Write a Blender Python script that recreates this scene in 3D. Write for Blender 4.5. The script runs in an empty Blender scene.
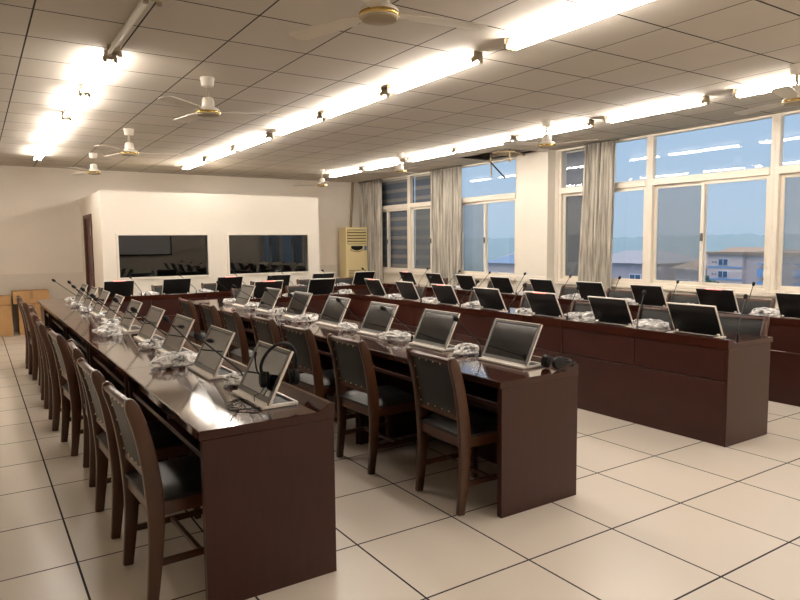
import bpy, bmesh, math, random
from mathutils import Vector, Matrix, noise
random.seed(7)
PI = math.pi
scn = bpy.context.scene
COL = scn.collection

# ------------------------------------------------------------------ materials
def srgb(r, g, b):
    f = lambda c: (c/255/12.92 if c/255 <= .04045 else ((c/255+.055)/1.055)**2.4)
    return (f(r), f(g), f(b), 1)

def new_mat(name):
    m = bpy.data.materials.new(name); m.use_nodes = True
    nt = m.node_tree
    return m, nt, nt.nodes, nt.links, nt.nodes['Principled BSDF']

def pmat(name, col, rough=.5, metal=0, spec=.5, noise_amt=0, noise_scale=8, coat=0, bump=0, stretch=None):
    m, nt, N, L, p = new_mat(name)
    p.inputs['Base Color'].default_value = col
    p.inputs['Roughness'].default_value = rough
    p.inputs['Metallic'].default_value = metal
    p.inputs['Specular IOR Level'].default_value = spec
    if coat:
        p.inputs['Coat Weight'].default_value = coat
        p.inputs['Coat Roughness'].default_value = .06
    if noise_amt or bump:
        tc = N.new('ShaderNodeTexCoord'); mp = N.new('ShaderNodeMapping')
        L.new(tc.outputs['Object'], mp.inputs['Vector'])
        if stretch: mp.inputs['Scale'].default_value = stretch
        nz = N.new('ShaderNodeTexNoise'); nz.inputs['Scale'].default_value = noise_scale
        nz.inputs['Detail'].default_value = 5
        L.new(mp.outputs['Vector'], nz.inputs['Vector'])
        if noise_amt:
            rp = N.new('ShaderNodeValToRGB')
            rp.color_ramp.elements[0].position = .3; rp.color_ramp.elements[1].position = .7
            a, b = 1-noise_amt, 1+noise_amt
            rp.color_ramp.elements[0].color = (col[0]*a, col[1]*a, col[2]*a, 1)
            rp.color_ramp.elements[1].color = (min(1, col[0]*b), min(1, col[1]*b), min(1, col[2]*b), 1)
            L.new(nz.outputs['Fac'], rp.inputs['Fac']); L.new(rp.outputs['Color'], p.inputs['Base Color'])
        if bump:
            bp = N.new('ShaderNodeBump'); bp.inputs['Strength'].default_value = bump; bp.inputs['Distance'].default_value = .01
            L.new(nz.outputs['Fac'], bp.inputs['Height']); L.new(bp.outputs['Normal'], p.inputs['Normal'])
    return m

def emat(name, col, strength):
    m, nt, N, L, p = new_mat(name)
    p.inputs['Base Color'].default_value = (.8, .8, .8, 1)
    p.inputs['Emission Color'].default_value = col
    p.inputs['Emission Strength'].default_value = strength
    return m

def grid_mat(name, base, line, x0, y0, size, wx, wy, rough, noise_amt, spec=.5, line_rough=.8, bump=0, speck=0):
    """square panels of SIZE on the xy plane; wx: width of lines of constant x, wy: of constant y"""
    m, nt, N, L, p = new_mat(name)
    tc = N.new('ShaderNodeTexCoord'); sx = N.new('ShaderNodeSeparateXYZ')
    L.new(tc.outputs['Object'], sx.inputs['Vector'])
    def mth(op, a, b=None):
        n = N.new('ShaderNodeMath'); n.operation = op
        for i, v in enumerate((a, b)):
            if v is None: continue
            if isinstance(v, (int, float)): n.inputs[i].default_value = v
            else: L.new(v, n.inputs[i])
        return n.outputs[0]
    def line_of(o, off, w):
        d = mth('DIVIDE', mth('SUBTRACT', o, off), size)
        fr = mth('ABSOLUTE', mth('SUBTRACT', mth('FRACT', mth('ADD', d, .5)), .5))
        return mth('LESS_THAN', fr, w/2/size), mth('FLOOR', d)
    lx, ix = line_of(sx.outputs['X'], x0, wx); ly, iy = line_of(sx.outputs['Y'], y0, wy)
    ln = mth('MAXIMUM', lx, ly)
    cb = N.new('ShaderNodeCombineXYZ'); L.new(ix, cb.inputs[0]); L.new(iy, cb.inputs[1])
    wn = N.new('ShaderNodeTexWhiteNoise'); L.new(cb.outputs[0], wn.inputs['Vector'])
    nz = N.new('ShaderNodeTexNoise'); nz.inputs['Scale'].default_value = 3; nz.inputs['Detail'].default_value = 6
    L.new(tc.outputs['Object'], nz.inputs['Vector'])
    v = mth('ADD', mth('MULTIPLY', wn.outputs['Value'], noise_amt), mth('MULTIPLY', nz.outputs['Fac'], noise_amt*1.2))
    v = mth('ADD', v, 1-noise_amt*1.1)
    if speck:
        n2 = N.new('ShaderNodeTexNoise'); n2.inputs['Scale'].default_value = 90; n2.inputs['Detail'].default_value = 2
        L.new(tc.outputs['Object'], n2.inputs['Vector'])
        v = mth('ADD', v, mth('MULTIPLY', mth('SUBTRACT', n2.outputs['Fac'], .5), speck))
    bc = N.new('ShaderNodeMix'); bc.data_type = 'RGBA'; bc.blend_type = 'MULTIPLY'; bc.inputs['Factor'].default_value = 1
    bc.inputs[6].default_value = base
    cc = N.new('ShaderNodeCombineColor'); [L.new(v, cc.inputs[i]) for i in range(3)]
    L.new(cc.outputs[0], bc.inputs[7])
    mx = N.new('ShaderNodeMix'); mx.data_type = 'RGBA'
    L.new(ln, mx.inputs['Factor']); L.new(bc.outputs[2], mx.inputs[6]); mx.inputs[7].default_value = line
    L.new(mx.outputs[2], p.inputs['Base Color'])
    rg = mth('ADD', mth('MULTIPLY', ln, line_rough-rough), rough)
    L.new(rg, p.inputs['Roughness'])
    p.inputs['Specular IOR Level'].default_value = spec
    return m

M = {}
M['floor'] = grid_mat('floor_tiles', srgb(216, 206, 193), srgb(34, 28, 25), 2.136, 1.57, .6, .010, .010, .28, .05, .5, .8)
M['ceiling'] = grid_mat('ceiling_panels', srgb(186, 178, 166), srgb(56, 48, 42), 3.985, 2.805, .6, .011, .014, .85, .07, .2, .9)
M['wall'] = pmat('wall_paint', srgb(222, 214, 200), .75, spec=.2, noise_amt=.02, noise_scale=2)
M['wall_back'] = pmat('wall_paint_back', srgb(233, 224, 212), .75, spec=.2, noise_amt=.03, noise_scale=1.5)
M['dado'] = pmat('wall_dado', srgb(222, 213, 201), .7, spec=.2, noise_amt=.02)
M['booth'] = pmat('booth_paint', srgb(236, 228, 214), .7, spec=.2)
M['booth_painted_shade'] = pmat('booth_painted_shade', (.01, .01, .012, 1), .9)  # near-black lining colour stands in for the unlit booth interior
M['frame'] = pmat('window_white', srgb(226, 216, 200), .45)
M['frame_edge'] = pmat('window_seal', srgb(90, 84, 76), .6)
M['wood'] = pmat('mahogany', srgb(51, 22, 14), .36, spec=.35, noise_amt=.12, noise_scale=5, stretch=(6, .7, 1.2))
M['wood_top'] = pmat('mahogany_top', srgb(56, 27, 19), .075, spec=.45, noise_amt=.12, noise_scale=5, stretch=(5, .6, 1), coat=.1)
M['wood_edge'] = pmat('mahogany_edge', srgb(96, 56, 40), .3, noise_amt=.15)
M['wood_in'] = pmat('mahogany_inside', srgb(40, 20, 15), .5)
M['chair_wood'] = pmat('chair_wood', srgb(68, 39, 22), .33, noise_amt=.2, noise_scale=7, stretch=(3, 3, .6), spec=.5)
M['leather'] = pmat('leather', srgb(29, 29, 27), .48, spec=.28, bump=.15, noise_scale=60)
M['leather_seat'] = pmat('leather_seat', srgb(25, 25, 24), .48, spec=.35, bump=.1, noise_scale=50)
M['brass'] = pmat('brass', srgb(190, 160, 96), .25, metal=1)
M['stud'] = pmat('brass_stud', srgb(214, 190, 140), .3, metal=.3)
M['silver'] = pmat('silver_frame', srgb(226, 220, 210), .4)
M['back'] = pmat('monitor_back', srgb(16, 15, 15), .35, spec=.4)
M['black'] = pmat('black_plastic', srgb(12, 12, 12), .5, spec=.3)
M['foam'] = pmat('black_foam', srgb(12, 12, 12), .9, bump=.4, noise_scale=200)
M['red'] = emat('red_strip', (1, .05, .03, 1), 1.2)
M['bezel'] = pmat('bezel', srgb(86, 82, 75), .35, spec=.5)
M['fan_white'] = pmat('fan_white', srgb(206, 198, 184), .4)
M['fixture'] = pmat('fixture_white', srgb(214, 206, 190), .5)
M['holder'] = pmat('lamp_holder', srgb(150, 136, 112), .5)
M['tube'] = emat('lit_tube', (1, .92, .84, 1), 72)
M['tube_off'] = pmat('unlit_tube', srgb(215, 212, 204), .3)
M['cream'] = pmat('aircon_cream', srgb(232, 214, 164), .4)
M['cream_dark'] = pmat('aircon_slot', srgb(120, 104, 74), .6)
M['card'] = pmat('cardboard', srgb(186, 148, 104), .85, noise_amt=.06, noise_scale=4, spec=.1)
M['card_dark'] = pmat('cardboard_tape', srgb(158, 122, 82), .5)
M['cable'] = pmat('grey_lagging', srgb(150, 132, 104), .8)
M['void'] = pmat('ceiling_void', srgb(26, 22, 18), .95)
M['door'] = pmat('door_brown', srgb(74, 34, 26), .4)
M['blue'] = pmat('blue_sticker', srgb(90, 130, 190), .5)
M['screen_white'] = pmat('projection_white', srgb(225, 225, 225), .8)

def screen_mat():
    m, nt, N, L, p = new_mat('dark_display')
    p.inputs['Base Color'].default_value = srgb(26, 27, 31); p.inputs['Roughness'].default_value = .06
    p.inputs['Specular IOR Level'].default_value = .8
    p.inputs['Coat Weight'].default_value = 0; p.inputs['Coat Roughness'].default_value = .03; p.inputs['Coat IOR'].default_value = 1.5
    return m
M['display'] = screen_mat()

def glass_mat(name, tint, ior=1.45, extra=0.0):
    m, nt, N, L, p = new_mat(name)
    N.remove(p)
    out = N['Material Output']
    tr = N.new('ShaderNodeBsdfTransparent'); tr.inputs['Color'].default_value = tint
    gl = N.new('ShaderNodeBsdfGlossy'); gl.inputs['Roughness'].default_value = .01
    lw = N.new('ShaderNodeLayerWeight'); lw.inputs['Blend'].default_value = .5
    pw = N.new('ShaderNodeMath'); pw.operation = 'POWER'; pw.inputs[1].default_value = 5; L.new(lw.outputs['Facing'], pw.inputs[0])
    r0 = ((ior-1)/(ior+1))**2*1.6+extra
    ad = N.new('ShaderNodeMath'); ad.operation = 'MULTIPLY_ADD'; ad.inputs[1].default_value = 1-r0; ad.inputs[2].default_value = r0; ad.use_clamp = True
    L.new(pw.outputs[0], ad.inputs[0])
    mx = N.new('ShaderNodeMixShader'); L.new(ad.outputs[0], mx.inputs[0])
    L.new(tr.outputs[0], mx.inputs[1]); L.new(gl.outputs[0], mx.inputs[2]); L.new(mx.outputs[0], out.inputs['Surface'])
    return m
M['glass'] = glass_mat('window_glass', (.92, .95, 1, 1), 1.45)
M['booth_glass'] = glass_mat('booth_glass', (.35, .37, .4, 1), 1.5, .02)

def mesh_screen_mat():
    m, nt, N, L, p = new_mat('insect_screen')
    p.inputs['Base Color'].default_value = srgb(136, 140, 140); p.inputs['Roughness'].default_value = .9
    p.inputs['Alpha'].default_value = .36
    return m
M['net'] = mesh_screen_mat()

def plastic_mat():
    m, nt, N, L, p = new_mat('clear_plastic_bag')
    out = N['Material Output']
    p.inputs['Base Color'].default_value = srgb(244, 242, 238); p.inputs['Roughness'].default_value = .3
    p.inputs['Specular IOR Level'].default_value = .5
    tr = N.new('ShaderNodeBsdfTransparent')
    tc = N.new('ShaderNodeTexCoord'); nz = N.new('ShaderNodeTexNoise')
    nz.inputs['Scale'].default_value = 15; nz.inputs['Detail'].default_value = 4; nz.inputs['Distortion'].default_value = 1.2
    L.new(tc.outputs['Object'], nz.inputs['Vector'])
    rp = N.new('ShaderNodeValToRGB'); rp.color_ramp.elements[0].position = .42; rp.color_ramp.elements[1].position = .66
    rp.color_ramp.elements[0].color = (.2, .2, .2, 1); rp.color_ramp.elements[1].color = (.85, .85, .85, 1)
    L.new(nz.outputs['Fac'], rp.inputs['Fac'])
    mx = N.new('ShaderNodeMixShader'); L.new(rp.outputs['Color'], mx.inputs[0])
    L.new(tr.outputs[0], mx.inputs[1]); L.new(p.outputs[0], mx.inputs[2]); L.new(mx.outputs[0], out.inputs['Surface'])
    bp = N.new('ShaderNodeBump'); bp.inputs['Strength'].default_value = .35; bp.inputs['Distance'].default_value = .01
    L.new(nz.outputs['Fac'], bp.inputs['Height']); L.new(bp.outputs['Normal'], p.inputs['Normal'])
    return m
M['bag'] = plastic_mat()

def curtain_mat():
    m, nt, N, L, p = new_mat('curtain_cloth')
    tc = N.new('ShaderNodeTexCoord'); mp = N.new('ShaderNodeMapping'); mp.inputs['Scale'].default_value = (14, 14, .8)
    nz = N.new('ShaderNodeTexNoise'); nz.inputs['Scale'].default_value = 2.5; nz.inputs['Detail'].default_value = 4
    L.new(tc.outputs['Object'], mp.inputs['Vector']); L.new(mp.outputs['Vector'], nz.inputs['Vector'])
    rp = N.new('ShaderNodeValToRGB'); rp.color_ramp.elements[0].color = srgb(138, 131, 120); rp.color_ramp.elements[1].color = srgb(200, 193, 180)
    rp.color_ramp.elements[0].position = .35; rp.color_ramp.elements[1].position = .65
    L.new(nz.outputs['Fac'], rp.inputs['Fac']); L.new(rp.outputs['Color'], p.inputs['Base Color'])
    p.inputs['Roughness'].default_value = .9
    return m
M['curtain'] = curtain_mat()

def stripe_mat():
    m, nt, N, L, p = new_mat('striped_blind')
    tc = N.new('ShaderNodeTexCoord'); sx = N.new('ShaderNodeSeparateXYZ'); L.new(tc.outputs['Object'], sx.inputs[0])
    a = N.new('ShaderNodeMath'); a.operation = 'DIVIDE'; a.inputs[1].default_value = .205; L.new(sx.outputs['Z'], a.inputs[0])
    f = N.new('ShaderNodeMath'); f.operation = 'FRACT'; L.new(a.outputs[0], f.inputs[0])
    rp = N.new('ShaderNodeValToRGB'); e = rp.color_ramp.elements
    e[0].position = .0; e[0].color = srgb(92, 100, 112); e[1].position = .62; e[1].color = srgb(92, 100, 112)
    x = e.new(.66); x.color = srgb(140, 136, 126); x = e.new(.96); x.color = srgb(140, 136, 126)
    L.new(f.outputs[0], rp.inputs['Fac']); L.new(rp.outputs['Color'], p.inputs['Base Color'])
    p.inputs['Roughness'].default_value = .8
    return m
M['stripes'] = stripe_mat()
M['grey_blind'] = pmat('grey_blind', srgb(112, 118, 128), .8, noise_amt=.05, noise_scale=2)

# outdoors
M['ext_pink'] = pmat('render_pink', srgb(205, 190, 192), .9)
M['ext_blue'] = pmat('render_blue', srgb(128, 168, 215), .9)
M['ext_roof_blue'] = pmat('roof_blue', srgb(104, 132, 168), .8)
M['ext_roof_grey'] = pmat('roof_grey', srgb(140, 146, 160), .8)
M['ext_roof_brown'] = pmat('roof_brown', srgb(150, 132, 120), .9)
M['ext_grey'] = pmat('render_grey', srgb(186, 176, 186), .9)
M['ext_glass'] = pmat('ext_window', srgb(70, 96, 130), .2)
M['ext_white'] = pmat('ext_white', srgb(220, 225, 235), .8)
M['leaf'] = pmat('leaf', srgb(60, 92, 84), .9, noise_amt=.3, noise_scale=3)
M['bark'] = pmat('bark', srgb(70, 60, 50), .9)
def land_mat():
    m, nt, N, L, p = new_mat('land_painted_haze')
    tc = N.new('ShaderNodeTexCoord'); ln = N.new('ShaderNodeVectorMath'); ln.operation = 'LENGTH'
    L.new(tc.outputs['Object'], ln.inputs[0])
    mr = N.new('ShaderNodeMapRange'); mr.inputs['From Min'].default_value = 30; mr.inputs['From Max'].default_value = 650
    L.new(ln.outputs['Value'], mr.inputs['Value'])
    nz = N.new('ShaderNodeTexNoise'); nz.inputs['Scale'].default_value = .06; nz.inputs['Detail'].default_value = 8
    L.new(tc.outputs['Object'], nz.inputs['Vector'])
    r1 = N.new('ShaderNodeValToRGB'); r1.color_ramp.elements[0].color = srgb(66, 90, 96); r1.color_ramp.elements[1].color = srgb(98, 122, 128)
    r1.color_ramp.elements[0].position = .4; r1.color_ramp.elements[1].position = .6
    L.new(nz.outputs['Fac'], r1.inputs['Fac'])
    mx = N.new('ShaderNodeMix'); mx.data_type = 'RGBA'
    L.new(mr.outputs[0], mx.inputs['Factor']); L.new(r1.outputs['Color'], mx.inputs[6]); mx.inputs[7].default_value = srgb(128, 152, 166)  # aerial haze painted into the colour: land pales with distance
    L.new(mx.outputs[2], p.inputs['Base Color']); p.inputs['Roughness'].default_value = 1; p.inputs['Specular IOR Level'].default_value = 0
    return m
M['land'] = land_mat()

# ------------------------------------------------------------------ mesh helpers
class MB:
    def __init__(s): s.v = []; s.f = []; s.mi = []; s.mats = []
    def slot(s, m):
        if m not in s.mats: s.mats.append(m)
        return s.mats.index(m)
    def add(s, vs, fs, m=0):
        o = len(s.v); s.v += [tuple(v) for v in vs]; s.f += [tuple(i+o for i in f) for f in fs]; s.mi += [m]*len(fs); return s
    def box(s, x0, x1, y0, y1, z0, z1, m=0):
        vs = [(x, y, z) for x in (x0, x1) for y in (y0, y1) for z in (z0, z1)]
        return s.add(vs, [(0,1,3,2),(4,6,7,5),(0,4,5,1),(2,3,7,6),(0,2,6,4),(1,5,7,3)], m)
    def obox(s, c, X, Y, Z, m=0):
        c = Vector(c); X = Vector(X); Y = Vector(Y); Z = Vector(Z)
        vs = [c+a*X+b*Y+d*Z for a in (-1,1) for b in (-1,1) for d in (-1,1)]
        return s.add(vs, [(0,1,3,2),(4,6,7,5),(0,4,5,1),(2,3,7,6),(0,2,6,4),(1,5,7,3)], m)
    def tube(s, pts, r, n=8, m=0, cap=True):
        pts = [Vector(p) for p in pts]; rs = r if isinstance(r, (list, tuple)) else [r]*len(pts)
        o = len(s.v); up = None
        for i, p in enumerate(pts):
            d = (pts[min(i+1, len(pts)-1)]-pts[max(i-1, 0)]).normalized()
            if up is None:
                up = Vector((0,0,1)) if abs(d.z) < .9 else Vector((1,0,0))
            a = d.cross(up).normalized(); b = a.cross(d).normalized(); up = b
            for k in range(n):
                t = 2*PI*k/n; s.v.append(tuple(p+(a*math.cos(t)+b*math.sin(t))*rs[i]))
        for i in range(len(pts)-1):
            for k in range(n):
                s.f.append((o+i*n+k, o+i*n+(k+1) % n, o+(i+1)*n+(k+1) % n, o+(i+1)*n+k)); s.mi.append(m)
        if cap:
            s.f.append(tuple(o+k for k in range(n))[::-1]); s.mi.append(m)
            e = o+(len(pts)-1)*n; s.f.append(tuple(e+k for k in range(n))); s.mi.append(m)
        return s
    def lathe(s, prof, n=20, c=(0,0,0), axis=(0,0,1), m=0):
        ax = Vector(axis).normalized(); a = ax.orthogonal().normalized(); b = ax.cross(a); c = Vector(c); o = len(s.v)
        for r, h in prof:
            for k in range(n):
                t = 2*PI*k/n; s.v.append(tuple(c+ax*h+(a*math.cos(t)+b*math.sin(t))*max(r, 1e-4)))
        for i in range(len(prof)-1):
            for k in range(n):
                s.f.append((o+i*n+k, o+i*n+(k+1) % n, o+(i+1)*n+(k+1) % n, o+(i+1)*n+k)); s.mi.append(m)
        s.f.append(tuple(o+k for k in range(n))[::-1]); s.mi.append(m)
        e = o+(len(prof)-1)*n; s.f.append(tuple(e+k for k in range(n))); s.mi.append(m)
        return s
    def prism(s, poly, y0, y1, m=0):
        """POLY of (x, z) pushed from y0 to y1"""
        n = len(poly); vs = [(x, y0, z) for x, z in poly]+[(x, y1, z) for x, z in poly]
        fs = [tuple(range(n)), tuple(range(2*n-1, n-1, -1))]+[(i, i+n, (i+1) % n+n, (i+1) % n) for i in range(n)]
        return s.add(vs, fs, m)
    def build(s, name, mat, parent=None, bevel=0, smooth=False, seg=2):
        me = bpy.data.meshes.new(name); me.from_pydata(s.v, [], s.f)
        mats = mat if isinstance(mat, (list, tuple)) else [mat]
        for q in mats: me.materials.append(q)
        for p, i in zip(me.polygons, s.mi): p.material_index = i
        bm = bmesh.new(); bm.from_mesh(me)
        bmesh.ops.recalc_face_normals(bm, faces=bm.faces)
        if bevel:
            es = [e for e in bm.edges if len(e.link_faces) == 2 and e.calc_face_angle(0) > .6]
            bmesh.ops.bevel(bm, geom=es, offset=bevel, segments=seg, affect='EDGES', profile=.5, clamp_overlap=True)
        bm.to_mesh(me); bm.free()
        if smooth:
            for p in me.polygons: p.use_smooth = True
            try: me.set_sharp_from_angle(angle=.7)
            except Exception: pass
        o = bpy.data.objects.new(name, me); COL.objects.link(o)
        if parent: o.parent = parent
        return o

def tag(o, label, cat, group=None, kind=None):
    o['label'] = label; o['category'] = cat
    if group: o['group'] = group
    if kind: o['kind'] = kind
    return o
def empty(name, loc=(0,0,0), rz=0):
    o = bpy.data.objects.new(name, None); COL.objects.link(o); o.location = loc; o.rotation_euler = (0,0,rz); o.empty_display_size = .1; return o
def struct(o):
    o['kind'] = 'structure'; return o
KIDS = {}
def freeze(o):
    """remember the parts below a prototype"""
    kids = [c for c in COL.objects if c.parent == o]
    KIDS[o.name] = [(c, [g for g in COL.objects if g.parent == c]) for c in kids]
    return o
def dup(o):
    r = o.copy(); COL.objects.link(r)
    for c, gs in KIDS.get(o.name, []):
        d = c.copy(); COL.objects.link(d); d.parent = r
        for g in gs:
            h = g.copy(); COL.objects.link(h); h.parent = d
    return r
USED = set()
def inst(proto, loc, rz=0):
    if proto.name in USED: o = dup(proto)
    else: USED.add(proto.name); o = proto
    o.location = loc; o.rotation_euler = (0, 0, rz)
    return o

ORD = ['first','second','third','fourth','fifth','sixth','seventh','eighth','ninth','tenth']

# ------------------------------------------------------------------ camera
def set_camera():
    f, yaw, pitch, roll, H = 651, math.radians(33.14), math.radians(-4.98), math.radians(-.575), 1.51
    fw = Vector((math.sin(yaw)*math.cos(pitch), math.cos(yaw)*math.cos(pitch), math.sin(pitch)))
    r = Vector((math.cos(yaw), -math.sin(yaw), 0)); u = r.cross(fw)
    r2 = r*math.cos(roll)+u*math.sin(roll); u2 = u*math.cos(roll)-r*math.sin(roll)
    cam = bpy.data.cameras.new('camera'); cam.sensor_width = 36; cam.lens = f/800*36; cam.clip_end = 4000; cam.clip_start = .05
    o = bpy.data.objects.new('camera', cam); COL.objects.link(o)
    o.matrix_world = Matrix(((r2.x, u2.x, -fw.x, 0), (r2.y, u2.y, -fw.y, 0), (r2.z, u2.z, -fw.z, H), (0,0,0,1)))
    scn.camera = o
set_camera()

# ------------------------------------------------------------------ room
X0, X1, Y0, Y1, CZ = -1.3, 7.74, -2.6, 13.5, 2.94
struct(MB().box(X0-.1, X1+.2, Y0-.1, Y1+.2, -.12, 0).build('floor', M['floor']))
hx0, hx1, hy0, hy1 = 6.985, 7.585, 7.605, 8.805
cm = MB()
cm.box(X0-.1, hx0, Y0-.1, Y1+.2, CZ, CZ+.03).box(hx1, X1+.2, Y0-.1, Y1+.2, CZ, CZ+.03)
cm.box(hx0, hx1, Y0-.1, hy0, CZ, CZ+.03).box(hx0, hx1, hy1, Y1+.2, CZ, CZ+.03)
struct(cm.build('ceiling', M['ceiling']))
vb = MB().box(X0-.1, X1+.2, Y0-.1, Y1+.2, CZ+.35, CZ+.45)
struct(vb.build('ceiling_slab', M['void']))
bwall = struct(MB().box(X0-.1, X1+.2, Y1, Y1+.2, 1.03, CZ+.4).build('wall_back', M['wall_back']))
struct(MB().box(X0-.1, X1+.2, Y1-.004, Y1+.2, 0, 1.03).build('wall_back_dado', M['dado']))
struct(MB().box(X0-.15, X0, Y0, Y1, 0, CZ+.4).build('wall_left', M['wall']))
struct(MB().box(X0-.15, X1+.2, Y0-.2, Y0, 0, CZ+.4).build('wall_front', M['wall']))
SILL = .88
wm = MB()
wm.box(X1, X1+.2, Y0, Y1, 0, SILL)
wm.box(X1, X1+.2, Y0, 2.32, SILL, CZ+.4)
wm.box(X1, X1+.2, 7.28, 8.2, SILL, CZ+.4)
wm.box(X1, X1+.2, 13.15, Y1, SILL, CZ+.4)
wm.box(X1-.02, X1+.2, Y0, Y1, CZ+.03, CZ+.4)
struct(wm.build('wall_right', M['wall']))
struct(MB().box(X1-.16, X1, 7.35, 8.04, 0, CZ).box(X1-.175, X1, 7.335, 8.055, .86, .96).build('pillar', M['wall'], bevel=.008))
struct(MB().box(X1-.06, X1+.1, 8.2, 13.15, SILL-.03, SILL).box(X1-.06, X1+.1, 2.32, 7.28, SILL-.03, SILL).build('trim_1', M['frame'], bevel=.006))
struct(MB().box(X0, 1.6, Y1-.016, Y1-.004, 0, .1).box(5.6, 7.6, Y1-.016, Y1-.004, 0, .1).build('baseboard_back', M['dado']))

WN = [0]
def window_column(y0, y1):
    """fixed pane above, two sliding sashes below; the far sash carries the insect screen"""
    WN[0] += 1
    xa, xb, w, tz = X1+.01, X1+.09, .05, 2.3
    fr = MB()
    fr.box(xa, xb, y0, y0+w, SILL, CZ).box(xa, xb, y1-w, y1, SILL, CZ)
    fr.box(xa, xb, y0+w, y1-w, SILL, SILL+w).box(xa, xb, y0+w, y1-w, CZ-.03, CZ).box(xa-.01, xb, y0+w, y1-w, tz-.045, tz+.045)
    root = struct(fr.build('window_%d' % WN[0], M['frame'], bevel=.005))
    MB().add([(xa+.038, a_, b_) for a_, b_ in ((y0+w-.005, tz+.04), (y1-w+.005, tz+.04), (y1-w+.005, CZ-.025), (y0+w-.005, CZ-.025))], [(0, 1, 2, 3)]).build('upper_pane', M['glass'], root)
    ym = (y0+y1)/2+.05
    for k, (a, b, xs) in enumerate(((y0+w, ym+.03, xa+.02), (ym-.03, y1-w, xa+.05))):
        s = .045; zb, zt = SILL+w, tz-.045
        sm = MB().box(xs, xs+.026, a, a+s, zb, zt).box(xs, xs+.026, b-s, b, zb, zt).box(xs, xs+.026, a+s, b-s, zb, zb+s).box(xs, xs+.026, a+s, b-s, zt-s, zt)
        so = sm.build('sash', M['frame'], root, bevel=.004)
        MB().add([(xs+.012, a_, b_) for a_, b_ in ((a+s-.004, zb+s-.004), (b-s+.004, zb+s-.004), (b-s+.004, zt-s+.004), (a+s-.004, zt-s+.004))], [(0, 1, 2, 3)]).build('pane', M['glass'], so)
        if k:
            MB().box(xs+.022, xs+.0235, a+s-.004, b-s+.004, zb+s-.004, zt-s+.004).build('insect_screen', M['net'], so)
    MB().box(xa-.012, xa+.02, ym-.012, ym+.012, 1.5, 1.6).build('latch', M['frame_edge'], root)
for a, b in ((2.32, 3.98), (3.98, 5.64), (5.64, 7.28), (8.2, 9.85), (9.85, 11.5), (11.5, 13.15)): window_column(a, b)

def roller_blind(y0, y1, z0, z1, mat, label):
    e = empty('roller_blind', (X1+.13, (y0+y1)/2, z1))
    h = (y1-y0)/2
    MB().box(-.002, .002, -h, h, z0-z1, 0).build('blind_cloth', mat, e)
    MB().tube([(0, -h, .0), (0, h, .0)], .018).build('roller', M['frame'], e, smooth=True)
    MB().box(-.008, .008, -h, h, z0-z1-.02, z0-z1).build('bottom_bar', M['frame'], e)
    tag(e, label, 'blind')
roller_blind(9.95, 11.42, .93, 2.9, M['stripes'], 'blue and beige striped blind in the window nearer the pillar side, between two curtains')
roller_blind(11.46, 13.0, .93, 2.9, M['stripes'], 'blue and beige striped blind in the window beside the corner curtain')
roller_blind(6.74, 7.23, .93, 2.9, M['grey_blind'], 'plain grey-blue blind behind the pane between pillar and curtain')

def curtain(ya, yb, yab, ybb, label, nf=9, x=X1-.09):
    """YA..YB at the rail, YAB..YBB at the hem"""
    n = nf*10; rows = 14; mb = MB(); vs = []
    ph = random.random()*6
    for r in range(rows+1):
        t = r/rows; z = CZ-.02-t*(CZ-.25)
        for i in range(n+1):
            s = i/n; a = ya+(yab-ya)*t**1.3; b = yb+(ybb-yb)*t**1.3
            w = s*nf*2*PI
            d = .035*math.sin(w+ph)+.014*math.sin(2.3*w+1+ph+t)+.01*math.sin(.7*w+2*t)
            d *= (.7+.4*t)
            vs.append((x+d-.0*t, a+(b-a)*s+.012*math.sin(w*2+t*2), z))
    W = n+1
    mb.add(vs, [(r*W+i, r*W+i+1, (r+1)*W+i+1, (r+1)*W+i) for r in range(rows) for i in range(n)])
    o = mb.build('curtain', M['curtain'], smooth=True)
    md = o.modifiers.new('thick', 'SOLIDIFY'); md.thickness = .003
    rail = MB().tube([(x, min(ya, yb)-.03, CZ-.012), (x, max(ya, yb)+.03, CZ-.012)], .01)
    rail.build('curtain_rail', M['frame_edge'], o)
    tag(o, label, 'curtain', 'grey-beige window curtains')
curtain(12.45, 13.42, 12.45, 13.40, 'grey-beige gathered curtain in the corner behind the standing air conditioner', 8)
curtain(9.62, 10.58, 9.70, 10.54, 'grey-beige gathered curtain between the striped blind and the open-view window', 9)
curtain(6.10, 6.66, 6.17, 6.80, 'grey-beige gathered curtain beside the plain grey-blue blind past the pillar', 7)

# ------------------------------------------------------------------ booth at the back
bx0, bx1, by, bz = 1.71, 5.49, 11.2, 2.385
wz0, wz1 = 1.0, 1.68
wins = ((1.95, 3.375), (3.75, 5.255))
bm_ = MB()
bm_.box(bx0, bx1, by, by+.1, 0, wz0).box(bx0, bx1, by, by+.1, wz1, bz)
bm_.box(bx0, wins[0][0], by, by+.1, wz0, wz1).box(wins[0][1], wins[1][0], by, by+.1, wz0, wz1).box(wins[1][1], bx1, by, by+.1, wz0, wz1)
struct(bm_.build('wall_booth_front', M['booth']))
struct(MB().box(bx0, bx0+.1, by+.1, 12.12, 0, bz).box(bx0, bx0+.1, 13.02, Y1, 0, bz).box(bx0, bx0+.1, 12.12, 13.02, 2.06, bz).build('wall_booth_left', M['booth']))
struct(MB().box(bx1-.1, bx1, by+.1, Y1, 0, bz).build('wall_booth_right', M['booth']))
struct(MB().box(bx0+.1, bx1-.1, by+.1, Y1, bz-.06, bz).build('ceiling_booth', M['booth']))
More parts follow.
